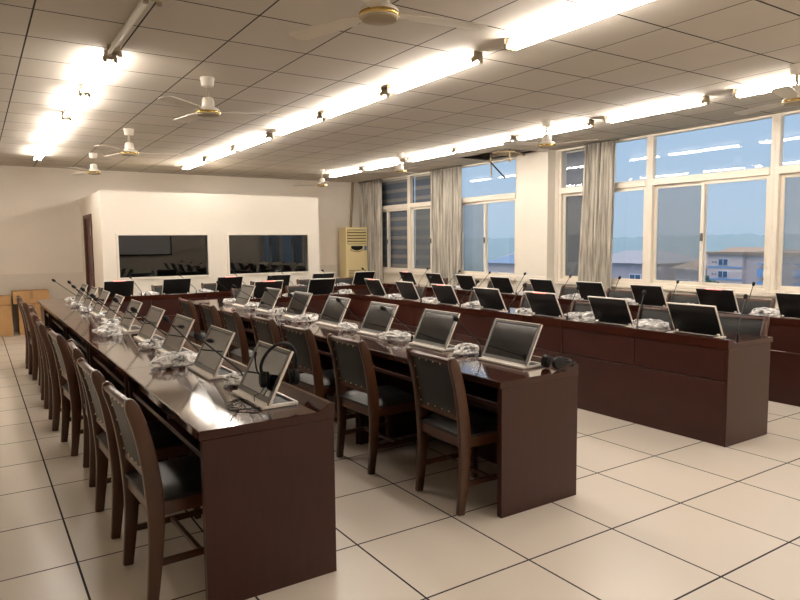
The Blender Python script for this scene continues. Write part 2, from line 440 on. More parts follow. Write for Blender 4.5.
struct(MB().box(bx0+.1, bx1-.1, by+.101, by+.12, 0, wz0-.02).box(bx0+.1, bx1-.1, Y1-.03, Y1-.01, 0, bz-.06).box(bx0+.1, bx0+.12, by+.12, Y1-.03, 0, bz-.06).box(bx1-.12, bx1-.1, by+.12, Y1-.03, 0, bz-.06).box(bx0+.12, bx1-.12, by+.12, Y1-.03, bz-.08, bz-.06).box(bx0+.12, bx1-.12, by+.12, Y1-.03, .002, .01).build('wall_booth_inside', M['booth_painted_shade']))
for k, (a, b) in enumerate(wins):
    w = .035
    fm = MB().box(a-w, b+w, by-.02, by+.06, wz1, wz1+w).box(a-w, b+w, by-.02, by+.06, wz0-w, wz0).box(a-w, a, by-.02, by+.06, wz0, wz1).box(b, b+w, by-.02, by+.06, wz0, wz1)
    fo = struct(fm.build('window_%d' % (7+k), M['booth'], bevel=.004))
    MB().add([(a, by+.033, wz0), (b, by+.033, wz0), (b, by+.033, wz1), (a, by+.033, wz1)], [(0, 1, 2, 3)]).build('pane', M['booth_glass'], fo)
d = struct(MB().box(bx0-.02, bx0+.1, 12.12, 12.18, 0, 2.06).box(bx0-.02, bx0+.1, 12.96, 13.02, 0, 2.06).box(bx0-.02, bx0+.1, 12.18, 12.96, 2.0, 2.06).build('door_1', M['door'], bevel=.004))
dl = MB().box(bx0+.02, bx0+.06, 12.18, 12.96, .01, 2.0).build('door_leaf', M['door'], d)
MB().tube([(bx0+.02, 12.26, 1.02), (bx0-.03, 12.26, 1.02), (bx0-.03, 12.38, 1.02)], .009).build('handle', M['brass'], dl, smooth=True)
MB().box(bx0+.014, bx0+.02, 12.3, 12.46, 1.7, 1.84).build('door_plate', M['silver'], dl)

# rear wall of the room, mirrored in the booth glass
ps = empty('projection_screen', (5.25, Y0+.05, 0))
MB().box(-.9, .9, -.01, 0, 1.2, 1.95).build('screen_cloth', M['screen_white'], ps)
MB().box(-.95, .95, -.02, .012, 1.95, 2.0).box(-.95, .95, -.02, .012, 1.15, 1.2).box(-.95, -.9, -.02, .012, 1.2, 1.95).box(.9, .95, -.02, .012, 1.2, 1.95).build('screen_border', M['black'], ps)
tag(ps, 'white projection screen with black border, seen mirrored in dark booth window', 'projection screen')

# ------------------------------------------------------------------ desks
def desk(W, start_thick=.04, label='', loc=(0,0,0), rz=0):
    """seat side at local x=0, raised lip at x=.6, width along y"""
    e = empty('conference_desk', loc, rz)
    top = [(0,.722),(0,.757),(.005,.762),(.525,.762),(.587,.794),(.607,.794),(.612,.789),(.612,.722)]
    dm = MB().prism(top, .001, W-.001)
    dm.mi[0] = dm.mi[1] = 1
    dm.build('desktop', [M['wood_top'], M['wood']], e, bevel=.002, seg=1)
    MB().box(.012, .608, .002, start_thick, 0, .722).build('end_panel', M['wood'], e, bevel=.002, seg=1)
    MB().box(.03, .606, W-.02, W-.002, 0, .722).build('end_panel', M['wood'], e, bevel=.002, seg=1)
    n = 2 if W > 1.2 else 1
    a, b = start_thick, W-.02
    for k in range(n):
        y0 = a+(b-a)*k/n+.003; y1 = a+(b-a)*(k+1)/n-.003
        MB().box(.577, .600, y0, y1, .484, .721).build('upper_front_panel', M['wood'], e, bevel=.003, seg=1)
    MB().box(.580, .604, a, b, .0, .478).build('lower_front_panel', M['wood'], e, bevel=.003, seg=1)
    MB().box(.05, .56, a, b, .595, .622).build('shelf', M['wood'], e, bevel=.002, seg=1)
    if n == 2: MB().box(.07, .56, (a+b)/2-.009, (a+b)/2+.009, .622, .722).build('divider', M['wood_in'], e)
    tag(e, label, 'desk', 'dark mahogany conference desks')
    return e
def corner(loc, sx, sy, label):
    """corner desk filling a .6 square; SX, SY point from the inner corner to the seats"""
    e = empty('corner_desk', loc)
    def B(x0, x1, y0, y1, z0, z1):
        xs = sorted((sx*x0, sx*x1)); ys = sorted((sy*y0, sy*y1))
        return MB().box(xs[0], xs[1], ys[0], ys[1], z0, z1)
    B(.0, .611, .0, .611, .724, .762).build('desktop', M['wood_top'], e, bevel=.003, seg=1)
    B(.0, .05, .0, .05, .0, .723).build('corner_post', M['wood'], e, bevel=.003, seg=1)
    B(.56, .58, .02, .58, .0, .723).build('side_panel', M['wood'], e, bevel=.003, seg=1)
    B(.02, .559, .56, .58, .0, .723).build('side_panel', M['wood'], e, bevel=.003, seg=1)
    B(.05, .559, .05, .559, .595, .62).build('shelf', M['wood'], e)
    tag(e, label, 'desk', 'mahogany corner desks')
YS = 2.59
RA, RB, RC, RD = 'outer row running toward the cartons', 'inner row facing away from the windows', 'inner row facing the windows', 'outer row along the windows'
P = 1.61
for i in range(5):
    y = YS+i*P; W = P if i < 4 else 9.888-y
    where = 'open end unit of the ' if i == 0 else ORD[i]+' unit from the open end, '
    desk(W, .04 if i == 0 else .02, 'dark mahogany desk, '+where+RA, (.72, y, 0))
    desk(W, .02, 'dark mahogany desk, '+where+RD, (6.78, y+W, 0), PI)
for i in range(4):
    y = YS+i*P; W = P if i < 3 else 8.288-y
    where = 'open end unit of the ' if i == 0 else ORD[i]+' unit from the open end, '
    desk(W, .04 if i == 0 else .02, 'dark mahogany desk, '+where+RB, (2.33, y, 0))
    desk(W, .02, 'dark mahogany desk, '+where+RC, (5.122, y+W, 0), PI)
for i in range(3):
    desk(1.6117, .02, 'dark mahogany desk, %s from the carton side in the cross row before the booth' % ORD[i], (1.332+i*1.6119, 10.5, 0), -PI/2)
desk(1.567, .02, 'dark mahogany desk linking the two inner rows with two red-tipped monitor places', (2.943, 8.9, 0), -PI/2)['label'] = 'short dark mahogany cross desk joining the two inner rows'
corner((1.332, 9.888, 0), -1, 1, 'mahogany corner desk where the carton-side outer row meets the booth-side cross row')
corner((6.168, 9.888, 0), 1, 1, 'mahogany corner desk where the window-side outer row meets the booth-side cross row')
corner((2.942, 8.288, 0), -1, 1, 'mahogany corner desk at the closed end of the inner row facing away from windows')
corner((4.51, 8.288, 0), 1, 1, 'mahogany corner desk at the closed end of the inner row facing the windows')

# ------------------------------------------------------------------ chair (faces local +x, origin on the floor below the seat)
def smoothpath(pts, n=6):
    out = []
    for i in range(len(pts)-1):
        p0 = pts[max(i-1, 0)]; p1 = pts[i]; p2 = pts[i+1]; p3 = pts[min(i+2, len(pts)-1)]
        for k in range(n):
            t = k/n
            out.append(tuple(.5*((2*b)+(-a+c)*t+(2*a-5*b+4*c-d)*t*t+(-a+3*b-3*c+d)*t**3) for a, b, c, d in zip(p0, p1, p2, p3)))
    out.append(tuple(pts[-1])); return out
def ribbon(path, widths):
    """closed (x, z) outline round a centre line"""
    L_, R_ = [], []
    for i, (x, z) in enumerate(path):
        a = path[max(i-1, 0)]; b = path[min(i+1, len(path)-1)]
        dx, dz = b[0]-a[0], b[1]-a[1]; l = math.hypot(dx, dz)
        nx, nz = -dz/l, dx/l; w = widths[i]/2
        L_.append((x+nx*w, z+nz*w)); R_.append((x-nx*w, z-nz*w))
    return L_+R_[::-1]
def ribbon_prism(mb, path, widths, y0, y1):
    n = len(path); poly = ribbon(path, widths)
    vs = [(x, y0, z) for x, z in poly]+[(x, y1, z) for x, z in poly]; N2 = 2*n
    fs = []
    for i in range(n-1):
        a, b, c, d_ = i, i+1, N2-2-i, N2-1-i
        fs.append((a, b, c, d_)); fs.append((a+N2, d_+N2, c+N2, b+N2))
    for i in range(N2): fs.append((i, i+N2, (i+1) % N2+N2, (i+1) % N2))
    mb.add(vs, fs)
REAR = [(-.222,0),(-.205,.16),(-.193,.32),(-.195,.46),(-.21,.60),(-.238,.75),(-.282,.89)]
RP = smoothpath(REAR, 5)
def rear_w(z):
    if z < .46: return .046+.028*z/.46
    if z < .86: return .074-.016*(z-.46)/.4
    return max(.026, .058-(z-.86)*1.1)
def back_x(z):
    for (a, b) in zip(RP, RP[1:]):
        if a[1] <= z <= b[1]: return a[0]+(b[0]-a[0])*(z-a[1])/(b[1]-a[1])
    return RP[-1][0]
def make_chair():
    e = empty('conference_chair')
    hw = .228
    for s in (-1, 1):
        mb = MB(); y0, y1 = sorted((s*hw, s*(hw-.032)))
        ribbon_prism(mb, RP, [rear_w(p[1]) for p in RP], y0, y1)
        mb.build('leg', M['chair_wood'], e, bevel=.007, smooth=True)
    for s in (-1, 1):
        fp = smoothpath([(.205,0),(.20,.15),(.195,.3),(.195,.41)], 3)
        mb = MB(); y0, y1 = sorted((s*(hw+.005), s*(hw-.033)))
        ribbon_prism(mb, fp, [.032+.014*p[1]/.41 for p in fp], y0, y1)
        mb.build('leg', M['chair_wood'], e, bevel=.006, smooth=True)
    fr = MB()
    for s in (-1, 1): fr.box(-.17, .18, *sorted((s*(hw-.004), s*(hw-.028))), .375, .435)
    fr.box(.178, .212, -hw+.03, hw-.03, .375, .435).box(-.21, -.175, -hw+.03, hw-.03, .375, .435)
    fr.build('seat_frame', M['chair_wood'], e, bevel=.005)
    # cushion, slightly domed
    vs = []; n = 10
    for i in range(n+1):
        for j in range(n+1):
            u, v = i/n*2-1, j/n*2-1
            edge = max(abs(u), abs(v))
            z = .472+.02*(1-u*u)*(1-v*v)-.022*max(0, edge-.86)/.14
            vs.append((.005+u*.225, v*(hw+.004-.01*(1-u)/2), z))
    W = n+1; mb = MB(); mb.add(vs, [(i*W+j, (i+1)*W+j, (i+1)*W+j+1, i*W+j+1) for i in range(n) for j in range(n)])
    base = [(x, y, .436) for x, y, z in vs]; mb.add(base, [(i*W+j, i*W+j+1, (i+1)*W+j+1, (i+1)*W+j) for i in range(n) for j in range(n)])
    rim = [i*W for i in range(W)]+[n*W+j for j in range(1, W)]+[i*W+n for i in range(n-1, -1, -1)]+[j for j in range(n-1, 0, -1)]
    o = len(vs)
    for a, b in zip(rim, rim[1:]+rim[:1]): mb.f.append((a, b, b+o, a+o)); mb.mi.append(0)
    mb.build('seat', M['leather_seat'], e, smooth=True)
    # padded back with brass studs
    zs = [.555+(.854-.555)*k/10 for k in range(11)]; pw = hw-.033; mb = MB(); vs = []
    for z in zs:
        x = back_x(z)
        for j in range(9):
            v = j/8*2-1; bul = .012*(1-v**4)*(1-((z-.7045)/.150)**4)
            vs.append((x-.012-bul, v*pw, z))
    for z in zs:
        x = back_x(z)
        for j in range(9):
            v = j/8*2-1; bul = .02*(1-v**4)*(1-((z-.7045)/.150)**4)
            vs.append((x+.012+bul, v*pw, z))
    K = 9; n0 = 11*K; fs = []
    for i in range(10):
        for j in range(8):
            fs.append((i*K+j, i*K+j+1, (i+1)*K+j+1, (i+1)*K+j)); fs.append((n0+i*K+j, n0+(i+1)*K+j, n0+(i+1)*K+j+1, n0+i*K+j+1))
        fs.append((i*K, (i+1)*K, n0+(i+1)*K, n0+i*K)); fs.append((i*K+8, n0+i*K+8, n0+(i+1)*K+8, (i+1)*K+8))
    for j in range(8):
        fs.append((j, n0+j, n0+j+1, j+1)); t = 10*K; fs.append((t+j, t+j+1, n0+t+j+1, n0+t+j))
    mb.add(vs, fs)
    st = mb
    pts = [(z, s*(pw-.012)) for z in [.575+.07*k for k in range(5)] for s in (-1, 1)]+[(z, -pw+.02+k*(2*pw-.04)/5) for k in range(1, 5) for z in (.566, .843)]
    for z, y in pts:
        st.lathe([(.006, 0), (.0055, .003), (.002, .0055)], 6, (back_x(z)-.013, y, z), (-1, 0, .1), m=1)
    mb.build('backrest', [M['leather'], M['stud']], e, smooth=True)
    # rails of the back
    tr = MB(); ribs = []
    zt = .852
    tr.obox((back_x(zt+.012)-.002, 0, zt+.012), (.016, 0, .004), (0, pw+.004, 0), (-.005, 0, .014))
    tr.build('top_rail', M['chair_wood'], e, bevel=.007, smooth=True)
    MB().obox((back_x(.54), 0, .54), (.015, 0, 0), (0, pw+.003, 0), (0, 0, .015)).build('bottom_rail', M['chair_wood'], e, bevel=.005)
    for s in (-1, 1):
        MB().box(-.205, .195, s*(hw-.016)-.009, s*(hw-.016)+.009, .155, .185).build('stretcher', M['chair_wood'], e, bevel=.004)
    MB().box(-.02, .0, -hw+.02, hw-.02, .16, .185).build('stretcher', M['chair_wood'], e, bevel=.004)
    return e
CHAIR = freeze(make_chair())

# ------------------------------------------------------------------ flip-up monitor: local origin at the seat station on the desk top (user edge x=0)
def make_monitor(red):
    e = empty('desk_monitor')
    w = .205
    # base tray lying on the desk, open dark well behind the screen
    MB().box(.335, .372, -w, w, 0, .014).box(.50, .515, -w, w, 0, .016).box(.372, .50, -w, -w+.016, 0, .016).box(.372, .50, w-.016, w, 0, .016).build('base_tray', M['silver'], e, bevel=.003)
    MB().box(.373, .499, -w+.017, w-.017, .001, .006).build('tray_well', M['black'], e)
    b0 = Vector((.370, 0, .012)); b1 = Vector((.492, 0, .254)); up = (b1-b0); H = up.length; up.normalize()
    nrm = Vector((-up.z, 0, up.x))            # toward the user
    c = (b0+b1)/2
    # slim silver frame: hollow ring with front bezel
    fr = MB()
    t = .009
    for s in (-1, 1): fr.obox(c-nrm*.001+Vector((0, s*(w-.003), 0)), nrm*.0075, (0, .003, 0), up*(H/2))
    fr.obox(b1-up*.003, nrm*t, (0, w-.006, 0), up*.003); fr.obox(b0+up*.004, nrm*t, (0, w-.008, 0), up*.004)
    f = fr.build('screen_frame', M['silver'], e, bevel=.0015, seg=1)
    bz = MB(); g = .017
    for s in (-1, 1): bz.obox(c+nrm*.006+Vector((0, s*(w-.002-g/2), 0)), nrm*.002, (0, g/2+.002, 0), up*(H/2))
    bz.obox(b1-up*(g/2)+nrm*.006, nrm*.002, (0, w-.008-g, 0), up*(g/2)); bz.obox(b0+up*(.004+g*.75)+nrm*.006, nrm*.002, (0, w-.008-g, 0), up*(g*.75))
    bz.build('bezel', M['bezel'], e)
    MB().obox(c+nrm*.004+up*.004, nrm*.0015, (0, w-.008-g, 0), up*(H/2-.03)).build('display', M['display'], e)
    bkp = MB().obox(c-nrm*.004, nrm*.004, (0, w-.008, 0), up*(H/2-.006)).build('back_cover', M['back'], e)
    for s in (-1, 1):
        MB().tube([b0+Vector((.02, s*.185, .012)), b0+Vector((.02, s*.165, .012))], .009).build('hinge', M['silver'], e, smooth=True)
    if red:
        MB().obox(b1-up*.004-nrm*.0045, nrm*.0055, (0, .085, 0), up*.0048).build('red_strip', M['red'], bkp)
    return e
MON = [freeze(make_monitor(False)), freeze(make_monitor(True))]

# ------------------------------------------------------------------ gooseneck microphone
def make_mic(dx, dy, dz):
    e = empty('gooseneck_microphone')
    MB().lathe([(.015, 0), (.015, .006), (.010, .010), (.0095, .038), (.006, .045)], 12).build('base', M['black'], e, smooth=True)
    b = .075
    pts = [(0,0,.04), (0,0,.06), (dx*.012, dy*.012, .070), (dx*.04, dy*.04, .082), (dx*.09, dy*.09, .082+(dz-.082)*.07), (dx*.5, dy*.5, .082+(dz-.082)*.49), (dx*.93, dy*.93, .082+(dz-.082)*.93)]
    MB().tube(pts, .0042, 7).build('gooseneck', M['black'], e, smooth=True)
    a = Vector((dx*.9, dy*.9, .09+(dz-.09)*.91)); ax = Vector((dx, dy, dz-.09)).normalized()
    MB().lathe([(.004, 0), (.012, .006), (.016, .02), (.0165, .035), (.013, .048), (.006, .055)], 12, a, ax).build('foam_head', M['foam'], e, smooth=True)
    return e
MICA = [freeze(make_mic(-.255, -.15, .325)), freeze(make_mic(-.27, -.13, .31))]
MICS = [freeze(make_mic(-.31, -.13, .30)), freeze(make_mic(-.29, -.15, .295)), freeze(make_mic(-.33, -.11, .285))]

# ------------------------------------------------------------------ plastic bags with headsets
def make_bag(seed):
    bm = bmesh.new(); bmesh.ops.create_icosphere(bm, subdivisions=3, radius=1)
    off = Vector((seed*3.7, seed*1.3, seed*2.1))
    for v in bm.verts:
        p = v.co.copy()
        a = noise.noise(p*1.3+off)*.45
        r = 1-abs(noise.noise(p*2.6+off))*1.1
        r2 = 1-abs(noise.noise(p*6+off))*.9
        k = .72+a*.6+.36*(r-.5)+.22*(r2-.5)
        q = p*k
        # a gathered loose end
        if p.x > .55: q.x *= 1.15; q.y *= .8+.5*noise.noise(p*5+off)
        v.co = Vector((q.x*.165, q.y*.115, max(0.0015, q.z*.062+.032)))
    me = bpy.data.meshes.new('plastic_bag'); bm.to_mesh(me); bm.free()
    me.materials.append(M['bag'])
    for p in me.polygons: p.use_smooth = False
    o = bpy.data.objects.new('plastic_bag', me); COL.objects.link(o); return o
BAGS = [make_bag(i+1) for i in range(5)]
def make_headset(flat=True, scale=1):
    """lying on its side: band in the xy plane"""
    e = empty('headset')
    R = .06*scale
    pts = [(R*1.05*math.cos(t), R*math.sin(t)*1.1, .024*scale) for t in [PI*k/14 for k in range(15)]]
    MB().tube(pts, .0055*scale, 7).build('headband', M['black'], e, smooth=True)
    for s in (-1, 1):
        x = s*R*1.0
        MB().lathe([(.02*scale, -.016*scale), (.027*scale, -.010*scale), (.028*scale, .004*scale), (.02*scale, .014*scale)], 14, (x, -.008*scale, .029*scale), (1, 0, .15*s)).build('ear_cup', M['black'], e, smooth=True)
    return e
HSET = freeze(make_headset(scale=.88))

# ------------------------------------------------------------------ stations
RNAME = {'A': 'outer row toward the cartons', 'B': 'inner row facing from windows', 'C': 'inner row facing windows', 'D': 'outer row along windows'}
GN = {'A': 'the outer row running toward the cartons', 'B': 'the inner row facing away from the windows', 'C': 'the inner row facing the windows',
      'D': 'the outer row along the windows', 'E': 'the cross row before the booth', 'F': 'the inner cross desk'}
TOPZ = .763
def where(row, k):
    if row in 'ABCD': return '%s from open end, %s' % (ORD[k], {'A': 'carton-side outer row', 'B': 'carton-side inner row', 'C': 'window-side inner row', 'D': 'window-side outer row'}[row])
    if row == 'E': return '%s from carton side, cross row before the booth' % ORD[k]
    return ('on inner cross desk, carton side', 'on inner cross desk, window side')[k]
stations = []
for k in range(9): stations.append(('A', k, (.72, 2.975+.805*k), 0))
for k in range(7): stations.append(('B', k, (2.33, 2.975+.79*k if k else 2.975), 0))
for k in range(7): stations.append(('C', k, (5.122, 2.975+.805*k), PI))
for k in range(9): stations.append(('D', k, (6.78, 2.975+.81*k), PI))
for k in range(6): stations.append(('E', k, (1.73+.815*k, 10.5), -PI/2))
for k in range(2): stations.append(('F', k, (3.36+.815*k, 8.9), -PI/2))
REDS = {('C', 2), ('C', 4), ('C', 6), ('D', 1), ('D', 8), ('E', 0), ('E', 2), ('F', 0)}
# how far the seat origin stands from the user edge, and its side shift
CH = {('A', 0): (.045, .03), ('A', 1): (.03, -.02), ('A', 2): (.06, .02), ('B', 0): (.085, -.015), ('B', 1): (-.005, .05), ('B', 2): (-.03, .03), ('B', 3): (.0, .0), ('B', 4): (-.03, -.03), ('B', 5): (-.01, -.05), ('B', 6): (-.02, .0)}
BAGX = {'A': .36, 'B': .38, 'C': .32, 'D': .32, 'E': .32, 'F': .32}
def L2W(o, rz, x, y): return (o[0]+x*math.cos(rz)-y*math.sin(rz), o[1]+x*math.sin(rz)+y*math.cos(rz))
rnd = random.Random(11)
nbag = {}
for row, k, o, rz in stations:
    w = where(row, k)
    # chair
    cx, cy = CH.get((row, k), (rnd.uniform(-.02, .07), rnd.uniform(-.05, .05)))
    p = L2W(o, rz, cx, cy)
    c = inst(CHAIR, (p[0], p[1], 0), rz+rnd.uniform(-.05, .05))
    tag(c, 'wooden chair with studded dark padded back, '+w, 'chair', 'chairs at '+GN[row])
    # monitor
    red = (row, k) in REDS
    m = inst(MON[red], (o[0], o[1], TOPZ), rz)
    tag(m, ('monitor with red-striped black back, ' if red else 'tilted silver-framed monitor, ')+w, 'monitor', 'monitors on '+GN[row])
    # microphone
    mp_ = L2W(o, rz, .43+rnd.uniform(-.02, .02), .29+rnd.uniform(-.015, .025))
    if (row, k) == ('C', 0): mp_ = (4.82, 2.70)
    q = inst(MICA[(k+1) % 2] if row == 'A' else MICS[rnd.randrange(3)], (mp_[0], mp_[1], TOPZ), rz+rnd.uniform(-.1, .1)*(1 if row != 'A' else (.6 if k < 6 else 2.2)))
    tag(q, 'black gooseneck microphone with foam tip, '+w, 'microphone', 'microphones on '+GN[row])
    # bag
    if (row, k) == ('B', 0) and False: continue
    if (row, k) in (('C', 0), ('D', 0)): continue
    if (row, k) == ('C', 1): bp = (4.78, 3.44)
    elif row == 'A' and k == 0: bp = (1.16, 3.41)
    elif row == 'A' and k == 1: bp = (1.03, 4.17)
    elif row == 'A' and k == 3: bp = (.93, 5.95)
    elif row == 'B' and k == 0: bp = (2.77, 3.42)
    elif row == 'D' and k == 1: bp = (6.46, 3.36)
    else: bp = L2W(o, rz, BAGX[row]+rnd.uniform(-.04, .05), .425+rnd.uniform(-.03, .03))
    if row == 'D' and k == 8 or row == 'E' and k == 5: continue
    if row == 'C' and k == 6: bp = (4.75, 7.42)
    j = nbag.get(row, 0); nbag[row] = j+1
    ang = rz+rnd.uniform(-.5, .5)+(PI/2 if rnd.random() < .6 else 0)
    b = inst(BAGS[rnd.randrange(5)], (bp[0], bp[1], TOPZ+.0005), ang)
    sc = rnd.uniform(.85, 1.08)
    if row == 'A' and k not in (1, 3): sc = .78
    if (row, k) in (('A', 1), ('A', 3)): sc = 1.15
    if (row, k) in (('C', 1), ('C', 2), ('D', 1)): sc = 1.2
    b.scale = (sc, sc*.95, sc*.85)
    tag(b, 'crumpled clear plastic bag beside the monitor, '+w, 'plastic bag', 'plastic bags on '+GN[row])
    h = inst(HSET, (bp[0]-.005, bp[1], TOPZ+.004), ang+rnd.uniform(-.4, .4))
    tag(h, 'black headset inside the plastic bag, '+w, 'headset', 'bagged headsets on '+GN[row])

# headset hung over the open-end monitor of the carton-side outer row
hh = empty('headset', (1.215, 2.865, 1.02))
c1 = Vector((-.105, 0, -.138)); c2 = Vector((.042, .0, -.145))
ap = smoothpath([c1+Vector((-.012, 0, .02)), c1+Vector((-.016, 0, .07)), Vector((-.09, 0, -.015)), Vector((-.045, 0, .018)), Vector((.0, 0, .022)), Vector((.038, 0, -.0)), Vector((.058, 0, -.05)), c2+Vector((.014, 0, .06)), c2+Vector((.012, 0, .02))], 6)
MB().tube(ap, .008, 8).build('headband', M['black'], hh, smooth=True)
axc = Vector((1, -.25, 0)).normalized()
for c, s in ((c1, 1), (c2, -1)):
    cup = MB().lathe([(.02, -.022), (.036, -.018), (.041, -.004), (.039, .008), (.026, .014)], 18, c-axc*s*.004, axc*s).build('ear_cup', M['black'], hh, smooth=True)
    MB().lathe([(.032, 0), (.037, .006), (.033, .014), (.016, .017)], 18, c+axc*s*.006, axc*s).build('ear_pad', M['foam'], cup, smooth=True)
bp_ = smoothpath([c1, c1+Vector((-.02, .035, .03)), c1+Vector((-.025, .05, .08)), c1+Vector((-.02, .055, .125))], 5)
MB().tube(bp_, [.004]*(len(bp_)-3)+[.006, .007, .007], 7).build('microphone_boom', M['black'], hh, smooth=True)
base = Vector((1.215, 2.865, 1.02)); dz = TOPZ+.004-base.z
cab = [c1+Vector((0, 0, -.035)), c1+Vector((-.02, .02, -.07)), Vector((-.14, .05, dz+.03))]
for k in range(20):
    t = k*.62; rr = .075+.02*math.sin(k*1.7)
    cab.append(Vector((-.205+.75*rr*math.cos(t), .03+1.5*rr*math.sin(t), dz+.0015*(k % 4))))
cab += [Vector((-.16, .20, dz)), Vector((-.11, .32, dz))]
MB().tube(smoothpath(cab, 4), .0022, 5).build('cable', M['black'], hh, smooth=True)
tag(hh, 'black headset with boom microphone hung over the corner of a monitor', 'headset')

# headset lying open on the end of the inner row
hl = empty('headset', (2.82, 2.67, TOPZ))
P3 = lambda x, y, z: Vector((x, y, z))
ca = P3(-.012, .055, .043); cb = P3(.0, -.035, .043)
MB().tube(smoothpath([ca+P3(.0, .01, .02), P3(.045, .06, .05), P3(.098, .035, .047), P3(.108, -.02, .047), P3(.07, -.062, .047), cb+P3(.012, -.012, .01)], 6), .007, 8).build('headband', M['black'], hl, smooth=True)
for c, ax in ((ca, P3(-.35, .9, .1)), (cb, P3(-.25, -.95, .15))):
    ax = ax.normalized()
    cup = MB().lathe([(.02, .020), (.034, .017), (.040, .004), (.038, -.008), (.026, -.014)], 18, c, ax).build('ear_cup', M['black'], hl, smooth=True)
    MB().lathe([(.032, 0), (.036, .006), (.033, .014), (.016, .017)], 18, c-ax*.008, -ax).build('ear_pad', M['foam'], cup, smooth=True)
MB().tube(smoothpath([cb, cb+P3(.05, -.03, -.01), cb+P3(.11, -.03, -.0)], 5), .004, 7).build('microphone_boom', M['black'], hl, smooth=True)
tag(hl, 'black headset lying unwrapped on the open end of the inner row', 'headset')

# ------------------------------------------------------------------ ceiling lights
def make_light(lit):
    e = empty('fluorescent_light')
    MB().box(-.022, .022, -.61, .61, -.022, -.001).build('batten', M['fixture'], e, bevel=.006)
    for s in (-1, 1):
        mb = MB().box(-.03, .03, *sorted((s*.612, s*.58)), -.05, -.004).box(-.045, .045, *sorted((s*.612, s*.604)), -.072, -.003)
        [mb.box(q_-.014, q_+.014, *sorted((s*.605, s*.575)), -.085, -.045) for q_ in (-.036, .036)]
        mb.build('lamp_holder', M['holder'], e, bevel=.004)
    for q in (-1, 1):
        if lit or q < 0:
            MB().tube([(q*.036, -.575, -.066), (q*.036, .575, -.066)], .013, 10).build('tube', M['tube'] if lit else M['tube_off'], e, smooth=True)
    return e
LIT, OFF = freeze(make_light(True)), freeze(make_light(False))
nm = {0: 'light row over carton-side aisle', 1: 'middle light row', 2: 'light row beside the windows'}
rows = {0: (.92, [(4.5, 0), (5.86, 1), (7.17, 1), (8.52, 1), (9.80, 1), (11.15, 1)]),
        1: (3.25, [(2.93, 1), (4.48, 1), (5.80, 1), (7.12, 1), (8.60, 1), (9.95, 1), (11.35, 1)]),
        2: (6.17, [(2.95, 1), (4.46, 1), (5.90, 1), (7.23, 1), (8.50, 1), (9.92, 1), (11.36, 1)])}
for r, (x, ls) in rows.items():
    j = 0
    for y, lit in ls:
        o = inst(LIT if lit else OFF, (x+(6.17-6.10)*0, y, CZ))
        lab = ('lit fluorescent tube, %s from open end, %s' % (ORD[j], nm[r])) if lit else 'unlit white fluorescent light ahead of the lit row over carton-side aisle'
        j += lit
        tag(o, lab, 'ceiling light', 'fluorescent lights, '+nm[r])
# the same rows go on over the near part of the room
for r, ys in ((1, (1.4, -.2, -1.7)), (2, (1.4, -.2, -1.7))):
    for i, y in enumerate(ys):
        o = inst(LIT, (rows[r][0], y, CZ))
        tag(o, 'lit fluorescent tube over bare floor, %s back from the desks, %s' % (ORD[i], nm[r]), 'ceiling light', 'fluorescent lights, '+nm[r])

# ------------------------------------------------------------------ ceiling fans
def make_fan():
    e = empty('ceiling_fan')
    MB().lathe([(.058, -.001), (.062, -.012), (.056, -.03), (.05, -.075), (.02, -.085)], 20).build('canopy', M['fan_white'], e, smooth=True)
    MB().tube([(0,0,-.06), (0,0,-.24)], .011, 10).build('downrod', M['holder'], e, smooth=True)
    mo = MB().lathe([(.02, -.165), (.042, -.17), (.052, -.195), (.054, -.245), (.085, -.262), (.098, -.275), (.098, -.30), (.094, -.312)], 28).build('motor_housing', M['fan_white'], e, smooth=True)
    MB().lathe([(.094, -.312), (.088, -.320), (.04, -.326), (.0, -.327)], 28).build('bottom_plate', M['holder'], mo, smooth=True)
    MB().lathe([(.0985, -.308), (.1015, -.303), (.1015, -.290), (.0985, -.286)], 28).build('brass_ring', M['brass'], mo, smooth=True)
    for k in range(3):
        a = 2*PI*k/3; ca, sa = math.cos(a), math.sin(a)
        vs = []; prof = [(.09, .03), (.16, .035), (.2, .055), (.36, .06), (.56, .065), (.59, .055), (.605, .03)]
        mb = MB()
        for sgn in (0, 1):
            for r, w in prof:
                for s in (-1, 1):
                    t = s*w; z = -.285+.10*(t)*(1 if r > .15 else .4)-.004*sgn
                    vs.append((r*ca-t*sa, r*sa+t*ca, z))
        n = len(prof)
        fs = []
        for i in range(n-1):
            fs.append((2*i, 2*i+1, 2*i+3, 2*i+2)); o = 2*n; fs.append((o+2*i, o+2*i+2, o+2*i+3, o+2*i+1))
            fs.append((2*i, 2*i+2, o+2*i+2, o+2*i)); fs.append((2*i+1, o+2*i+1, o+2*i+3, 2*i+3))
        fs.append((0, 2*n, 2*n+1, 1)); fs.append((2*n-2, 2*n-1, 4*n-1, 4*n-2))
        mb.add(vs, fs); mb.build('blade', M['fan_white'], e, bevel=0)
    return e
FAN = freeze(make_fan())
for x, y, a, w in ((1.76, 2.86, 110, 'first from the open end, over the carton-side desks'), (1.76, 5.68, -21, 'second from the open end, over the carton-side desks'),
                   (1.68, 8.62, -16, 'third from the open end, over the carton-side desks'), (1.63, 11.1, -10, 'fourth from the open end, before the booth wall'),
                   (5.75, 2.8, 75, 'first from the open end, over the window-side desks'), (5.75, 5.60, 50, 'second from the open end, over the window-side desks'),
                   (5.76, 8.78, 20, 'third from the open end, over the window-side desks'), (5.73, 11.5, 10, 'fourth from the open end, near the air conditioner')):
    tag(inst(FAN, (x, y, CZ), math.radians(a)), 'white three-bladed ceiling fan, '+w, 'ceiling fan', 'white ceiling fans')

